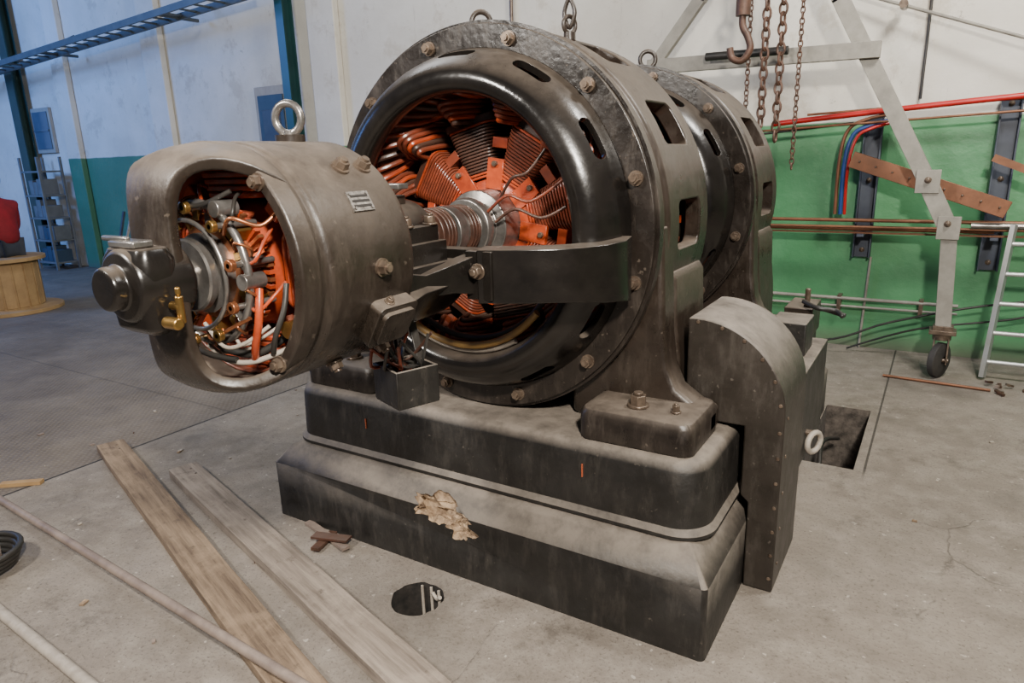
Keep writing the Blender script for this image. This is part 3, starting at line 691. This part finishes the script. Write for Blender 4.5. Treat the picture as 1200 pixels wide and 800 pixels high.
def chain(x, y, z0, z1, s):
    n = int((z1-z0)/(s*1.45))
    for i in range(n):
        z = z0+i*s*1.45; e = Vector((1, 0, 0)) if i % 2 else Vector((.3, .95, 0)).normalized(); e = (e+Vector((random.uniform(-.2, .2), random.uniform(-.2, .2), 0))).normalized()
        pts = []
        for j in range(14):
            t = 2*pi*j/14; pts.append(Vector((x, y, z))+e*s*.55*cos(t)+Vector((0, 0, s*(.95*sin(t)))))
        CH.tube(pts, s*.2, M_RUST, n=7, closed=True, sub=1)
CY = 3.3
chain(.39, CY, 1.85, 4.1, .044); chain(.49, CY+.03, 1.75, 4.1, .044)
chain(.62, CY, 1.54, 4.1, .024); chain(.27, CY+.05, 1.95, 4.1, .024)
CH.tube([(.23, CY, 2.62), (.23, CY, 2.5), (.27, CY, 2.42), (.29, CY, 2.34), (.24, CY, 2.27), (.17, CY, 2.29), (.15, CY, 2.36)], .024, M_RUST, n=12)
CH.cyl((.23, CY, 2.56), (.23, CY, 2.72), .05, M_RUST); CH.tube([(.23+.05*cos(2*pi*i/16), CY, 2.75+.06*sin(2*pi*i/16)) for i in range(16)], .015, M_RUST, closed=True, sub=1)
chain(.23, CY, 2.84, 4.1, .036)
CH.box((.35, CY, 4.12), (.55, .22, .22), M_RUST)
CH.make("chain_hoist", GC)
# ------------------------------------------------------------------ wall services (right)
S = B(); S.tube([(.30, 4.18, 1.86), (.7, 4.18, 1.89), (1.6, 4.18, 1.95), (2.6, 4.18, 2.0)], .022, M_RED); S.tube([(.55, 4.22, 1.92), (1.4, 4.22, 1.945), (2.6, 4.2, 1.96)], .010, M_COPW)
S.tube([(.82, 4.2, 1.14), (.82, 4.18, 1.55), (.86, 4.18, 1.78), (.98, 4.18, 1.86), (1.2, 4.2, 1.90)], .014, M_COPW)
S.tube([(.86, 4.2, 1.14), (.86, 4.16, 1.52), (.90, 4.16, 1.74), (1.0, 4.16, 1.81), (1.2, 4.2, 1.86)], .016, M_BLUE)
S.tube([(.89, 4.2, 1.14), (.89, 4.14, 1.50), (.93, 4.14, 1.72), (1.02, 4.14, 1.79), (1.2, 4.2, 1.84)], .012, M_RED)
S.make("red_pipe_run")
S = B()
for z, r, y, x0, x1 in ((1.10, .014, 4.12, .0, 2.4), (1.05, .011, 4.1, -.1, 2.8), (1.03, .016, 4.16, .1, 1.9)): S.cyl((x0, y, z), (x1, y, z+.0), r, M_COPW)
S.box((1.5, 4.16, 1.0), (2.6, .05, .012), M_COPW); S.cyl((1.75, 4.08, 1.08), (2.9, 4.08, 1.085), .022, M_STEEL)
S.cyl((.0, 4.13, 1.80), (2.6, 4.15, 1.89), .009, M_COPW); S.cyl((-.2, 4.15, 1.75), (.9, 4.16, 1.84), .009, M_CABLEK)
S.make("copper_busbars")
S = B()
for x, zt, zb in ((1.03, 1.88, .78), (1.90, 1.98, .72)):
    S.box((x, WY-.04, (zt+zb)/2), (.12, .04, zt-zb), M_BRACK); S.box((x-.06, WY-.08, (zt+zb)/2), (.012, .08, zt-zb), M_BRACK); S.box((x+.06, WY-.08, (zt+zb)/2), (.012, .08, zt-zb), M_BRACK)
    S.box((x, 4.22, .985), (.05, .30, .02), M_BRACK)
    for z in (zt-.05, zb+.06, 1.4): S.bolt((x, WY-.06, z), (0, -1, 0), .016, M_BOLT)
S.make("pipe_bracket", None, bevel=.003)
S = B(); S.bar((.92, 4.05, 1.57), (1.95, 4.0, 1.20), .02, .12, M_COPW)
for i in range(9):
    q = Vector((.98, 4.04, 1.55)).lerp(Vector((1.9, 3.99, 1.22)), i/8); S.cyl(q, q+Vector((0, -.02, 0)), .008, M_BOLT, n=8)
S.make("slotted_copper_plate", None, bevel=.003)
S = B(); S.bar((1.82, 4.0, 1.56), (2.6, 4.0, 1.22), .03, .05, M_COPW); S.make("copper_offcut")
S = B()
S.cyl((-.3, 4.33, .43), (1.75, 4.33, .43), .014, M_GANTRY); S.cyl((-.3, 4.33, .36), (1.75, 4.33, .365), .010, M_GANTRY)
S.cyl((1.08, 4.39, 0), (1.10, 4.39, .78), .010, M_GANTRY)
for x in (.3, .9, 1.5): S.box((x, 4.37, .39), (.03, .1, .13), M_BOLT)
S.make("wall_conduit")
S = B()
S.tube([(-.2, 4.2, .02), (.8, 4.1, .10), (1.3, 4.12, .30), (1.9, 4.15, .48), (2.6, 4.2, .60)], .009, M_CABLEK)
S.tube([(1.0, 4.25, .02), (1.5, 4.2, .25), (2.2, 4.2, .42), (2.7, 4.2, .7)], .008, M_CABLEK)
S.make("loose_cable")
S = B(); S.cyl((.85, 4.3, 2.78), (2.7, 4.1, 2.02), .012, M_GANTRY); S.cyl((1.15, 4.32, 2.66), (1.15, 4.2, 2.66), .03, M_BOLT); S.make("tie_rod")
S = B(); S.cyl((1.32, WY-.03, 2.0), (1.32, WY-.03, 6), .010, M_CABLEK); S.cyl((-2.32, WY-.03, 2.3), (-2.32, WY-.03, 6), .018, M_BOLT); S.make("vertical_conduit")
S = B()
for dx in (0, .42): S.bar((1.94+dx, 3.84, 0.02), (2.00+dx, 4.0, 1.1), .03, .06, M_LADDER)
for i in range(5):
    q = Vector((1.94, 3.84, 0)).lerp(Vector((2.0, 4.0, 1.1)), .12+.19*i); S.cyl(q, q+Vector((.42, 0, 0)), .016, M_LADDER)
S.make("aluminium_ladder")
# ------------------------------------------------------------------ floor items
def woodmat(name, a, bcol):
    t = NT(name)
    n = t.noise(2.2, 10, .7, (1, 16, 16)); n2 = t.noise(5, 9, .7)
    r = t.N("ShaderNodeValToRGB"); r.color_ramp.elements[0].position = .32; r.color_ramp.elements[0].color = c4(a); r.color_ramp.elements[1].position = .66; r.color_ramp.elements[1].color = c4(bcol)
    t.L(n, r.inputs[0]); col = t.mix(t.mr(n2, .5, .68, 0, .7), r.outputs[0], tuple(q*1.15 for q in bcol)); col = t.mix(t.mr(t.noise(14, 9, .7), .6, .7, 0, .7), col, (.05, .035, .025))
    t.L(col, t.bs.inputs["Base Color"]); t.bs.inputs["Roughness"].default_value = .8; t.bump(n, .6, .006); return t.m
def plank(name, p0, p1, w, th, z, m):
    p0 = Vector((p0[0], p0[1], 0)); p1 = Vector((p1[0], p1[1], 0)); d = (p1-p0); L = d.length; ang = math.atan2(d.y, d.x)
    S = B(); n = 24; v = []
    for i in range(n+1):
        x = L*i/n; e = .004*mnoise.noise(Vector((x*3, w*10, 0))); e2 = .004*mnoise.noise(Vector((x*3, 7, 0)))
        v += [(x, -w/2+e, -th/2), (x, w/2+e2, -th/2), (x, w/2+e2, th/2), (x, -w/2+e, th/2)]
    f = [(3, 2, 1, 0), tuple(n*4+i for i in range(4))]+[(i*4+j, i*4+(j+1) % 4, (i+1)*4+(j+1) % 4, (i+1)*4+j) for i in range(n) for j in range(4)]
    S.add(v, f, m)
    for x in (.08, .16): S.cyl((x, .02, th/2), (x, .02, th/2+.004), .006, M_BOLT, n=8)
    ob = S.make(name, None, bevel=.004); ob.location = (p0.x, p0.y, z+th/2); ob.rotation_euler = (0, 0, ang)
W1 = woodmat("plank_wood_brown", (.07, .045, .028), (.28, .20, .13)); W2 = woodmat("plank_wood_grey", (.11, .085, .066), (.31, .255, .205))
plank("wooden_plank", (-2.62, .03), (.62, -.985), .15, .045, 0, W1)
plank("wooden_plank.001", (-1.89, .035), (1.0, -.78), .15, .05, 0, W2)
S = B(); S.cyl((-3.3, -.60, .02), (.30, -.82, .085), .018, M_ROD); S.make("scrap_pipe")
S = B(); S.cyl((-1.5, -1.075, .025), (-.4, -1.13, .04), .020, M_CABLEW); S.make("scrap_pipe.001")
S = B()
for i in range(4):
    S.tube([(-1.80+(.13+.01*i)*cos(2*pi*j/24), -.98+(.13+.01*i)*sin(2*pi*j/24), .02+.022*i) for j in range(24)], .013, M_CABLEK, closed=True, sub=1)
S.tube([(-1.68, -.95, .09), (-1.76, -.93, .12), (-1.86, -.97, .10)], .02, M_ROD)
S.make("cable_coil")
S = B(); S.bar((-.84, -.01, .012), (-.50, -.10, .02), .035, .012, M_ROD); S.bar((-.66, -.02, .014), (-.62, -.17, .018), .04, .014, M_RUST); S.bar((-.70, -.10, .03), (-.52, -.06, .04), .05, .01, M_COILBR); S.make("iron_offcut")
S = B(); S.bar((-2.65, -.55, .01), (-2.48, -.42, .012), .04, .02, M_WOODY); S.make("wood_offcut")
S = B(); S.cyl((1.32, 3.6, .012), (1.98, 3.55, .012), .010, M_COPW); S.make("copper_rod")
S = B()
for i in range(22):
    x = 2.15+random.uniform(-.2, .3); y = 3.6+random.uniform(-.15, .1); a = random.uniform(0, pi); l = random.uniform(.03, .09)
    S.bar((x, y, .012+.01*(i % 3)), (x+l*cos(a), y+l*sin(a), .02), .02, .015, random.choice([M_RUST, M_ROD, M_BOLT]))
for i in range(90):
    x = random.uniform(-3.5, 2.2); y = random.uniform(-1.3, 3.4)
    if -1.15 < x < 1.6 and y > -.1: continue
    if abs(x+.02) < .15 and abs(y+.2) < .15: continue
    a = random.uniform(0, pi); l = random.uniform(.006, .035)
    S.bar((x, y, .004), (x+l*cos(a), y+l*sin(a), .005), l*.6, .006, random.choice([M_CABLEW, M_ROD, M_CHIP, M_RUST, M_CABLEW]))
S.make("floor_debris")
SP = B(); sx, sy, zt = -8.2, 1.85, .70
SP.T = Matrix.Translation((sx, sy, 0)) @ Matrix.Rotation(radians(90), 4, 'X')
SP.rev([(0, 0), (.56, 0), (.56, .045), (.38, .045), (.36, .06), (.36, .60), (.38, .62), (.46, .62), (.46, .665), (0, .665)], M_WOODY, (0, 0), n=48, closed=False)
for i in range(18):
    t = 2*pi*i/18; SP.box((.362*cos(t), .33, .362*sin(t)), (.012, .53, .11), M_WOODY, (Vector((cos(t), 0, sin(t))), Vector((0, 1, 0)), Vector((-sin(t), 0, cos(t)))))
SP.T = Matrix.Identity(4)
SP.make("cable_spool", None, bevel=.004)
# ------------------------------------------------------------------ seated person (partly outside the frame)
PX, PY, PZ = -8.13, 1.93, .665
pers = empty("seated_person")
face = Vector((-.96, -.28, 0)).normalized(); side = Vector((-face.y, face.x, 0))
def W(f_, s_, u_): return Vector((PX, PY, PZ))+face*f_+side*s_+Vector((0, 0, u_*(1.12 if u_ > .12 else 1)))
def skin(name, verts, edges, radii, m, root=0, sub=2):
    me = bpy.data.meshes.new(name); me.from_pydata([tuple(v) for v in verts], edges, []); me.materials.append(m)
    ob = bpy.data.objects.new(name, me); bpy.context.collection.objects.link(ob); ob.parent = pers
    sk = ob.modifiers.new("skin", 'SKIN'); sk.use_smooth_shade = True
    for i, r in enumerate(radii): me.skin_vertices[0].data[i].radius = (r, r) if not isinstance(r, tuple) else r
    me.skin_vertices[0].data[root].use_root = True
    ss = ob.modifiers.new("ss", 'SUBSURF'); ss.levels = sub; ss.render_levels = sub
    return ob
V = [W(0, 0, .12), W(.01, 0, .28), W(.03, 0, .45), W(.04, 0, .55), W(.06, 0, .62),
     W(.04, .17, .54), W(.12, .24, .30), W(.33, .20, .20), W(.04, -.17, .54), W(.12, -.24, .30), W(.33, -.20, .20)]
E = [(0, 1), (1, 2), (2, 3), (3, 4), (3, 5), (5, 6), (6, 7), (3, 8), (8, 9), (9, 10)]
skin("jacket", V, E, [(.17, .15), (.17, .14), (.19, .15), (.16, .13), .075, .09, .068, .05, .09, .068, .05], M_JACKET)
V = [W(0, 0, .11), W(.02, .10, .10), W(.46, .15, .11), W(.56, .16, -.20), W(.56, .16, -.53), W(.70, .17, -.565), W(.02, -.10, .10), W(.46, -.15, .11), W(.56, -.16, -.20), W(.56, -.16, -.53), W(.70, -.17, -.565)]
E = [(0, 1), (1, 2), (2, 3), (3, 4), (4, 5), (0, 6), (6, 7), (7, 8), (8, 9), (9, 10)]
skin("trousers", V, E, [.12, .10, .075, .06, .05, .045, .10, .075, .06, .05, .045], M_TROUS)
V = [W(.05, 0, .58), W(.07, 0, .66), W(.08, 0, .74), W(.08, 0, .82)]
skin("neck_and_head", V, [(0, 1), (1, 2), (2, 3)], [.055, .052, (.075, .085), (.07, .085)], M_SKIN)
S = B(); hc = W(.07, 0, .80)
S.sphere(hc-face*.015+Vector((0, 0, .025)), .098, M_HAIR, (1, 1, 1.05)); S.sphere(hc+face*.098-Vector((0, 0, .03)), .016, M_SKIN, (1, 1, 1.6), n=10)
for s_ in (-1, 1): S.sphere(hc+side*.09*s_-Vector((0, 0, .03)), .022, M_SKIN, (.6, 1, 1.3), n=10); S.sphere(hc+face*.086+side*.032*s_, .012, M_DARK, n=8)
S.box(hc+face*.085-Vector((0, 0, .075)), (.045, .012, .01), M_ORDK, (side, face, Vector((0, 0, 1)))); S.make("face_and_hair", pers)
for s_ in (-1, 1):
    V = [W(.33, .20*s_, .20), W(.40, .19*s_, .18)]; E = [(0, 1)]; R_ = [.032, .035]
    for k, (o, l) in enumerate(((-.03, .07), (-.01, .08), (.01, .075), (.03, .06))):
        i = len(V); V += [W(.42, (.19+o)*s_, .175), W(.42+l*.6, (.19+o)*s_, .17), W(.42+l, (.19+o)*s_, .145)]; E += [(1, i), (i, i+1), (i+1, i+2)]; R_ += [.011, .0095, .008]
    i = len(V); V += [W(.38, (.155)*s_, .175), W(.42, (.135)*s_, .165)]; E += [(1, i), (i, i+1)]; R_ += [.012, .009]
    skin("hand_%s" % ("l" if s_ > 0 else "r"), V, E, R_, M_SKIN, sub=1)
# ------------------------------------------------------------------ lights, world, camera
def area(name, loc, target, size, power, col, sy=None):
    ld = bpy.data.lights.new(name, 'AREA'); ld.energy = power; ld.color = col; ld.size = size
    if sy: ld.shape = 'RECTANGLE'; ld.size_y = sy
    ob = bpy.data.objects.new(name, ld); bpy.context.collection.objects.link(ob); ob.location = loc
    ob.rotation_euler = (Vector(target)-Vector(loc)).to_track_quat('-Z', 'Y').to_euler(); return ob
area("key_lamp", (2.4, -2.4, 3.3), (-.3, .4, .9), .3, 340, (1, .93, .83))
area("fill_lamp", (-1.3, -2.9, 3.3), (.1, .3, .9), .4, 150, (1, .94, .86))
area("wall_fill", (2.6, 1.6, 4.8), (.6, 4.4, 1.6), .8, 240, (1, .96, .9))  # added area light that brightens the right wall, not a fixture
area("overhead_fill", (-3.5, 1.5, 5.6), (-3.5, 2.2, 0), 2.0, 100, (.95, .97, 1))  # added overhead fill light, no fitting of the hall
area("blue_daylight", (-11.5, -2.0, 4.5), (-12, 4.4, 2), 3.0, 620, (.13, .34, 1))
w = bpy.data.worlds.new("World"); bpy.context.scene.world = w; w.use_nodes = True
bg = w.node_tree.nodes["Background"]; bg.inputs[0].default_value = (.85, .9, 1, 1); bg.inputs[1].default_value = .11
F = 800
yw = radians(32.1); p = radians(15); r = radians(1.7)
fh = Vector((-sin(yw), cos(yw), 0)); rt = Vector((cos(yw), sin(yw), 0)); fw = fh*cos(p)+Vector((0, 0, -sin(p))); up = rt.cross(fw)
Rv = rt*cos(r)-up*sin(r); Uv = up*cos(r)+rt*sin(r)
cd = bpy.data.cameras.new("camera"); cd.sensor_width = 36; cd.lens = 24; cd.clip_start = .05
co = bpy.data.objects.new("camera", cd); bpy.context.collection.objects.link(co)
mm = Matrix((Rv, Uv, -fw)).transposed().to_4x4(); mm.translation = Vector((1.552, -1.953, 1.65)); co.matrix_world = mm
bpy.context.scene.camera = co
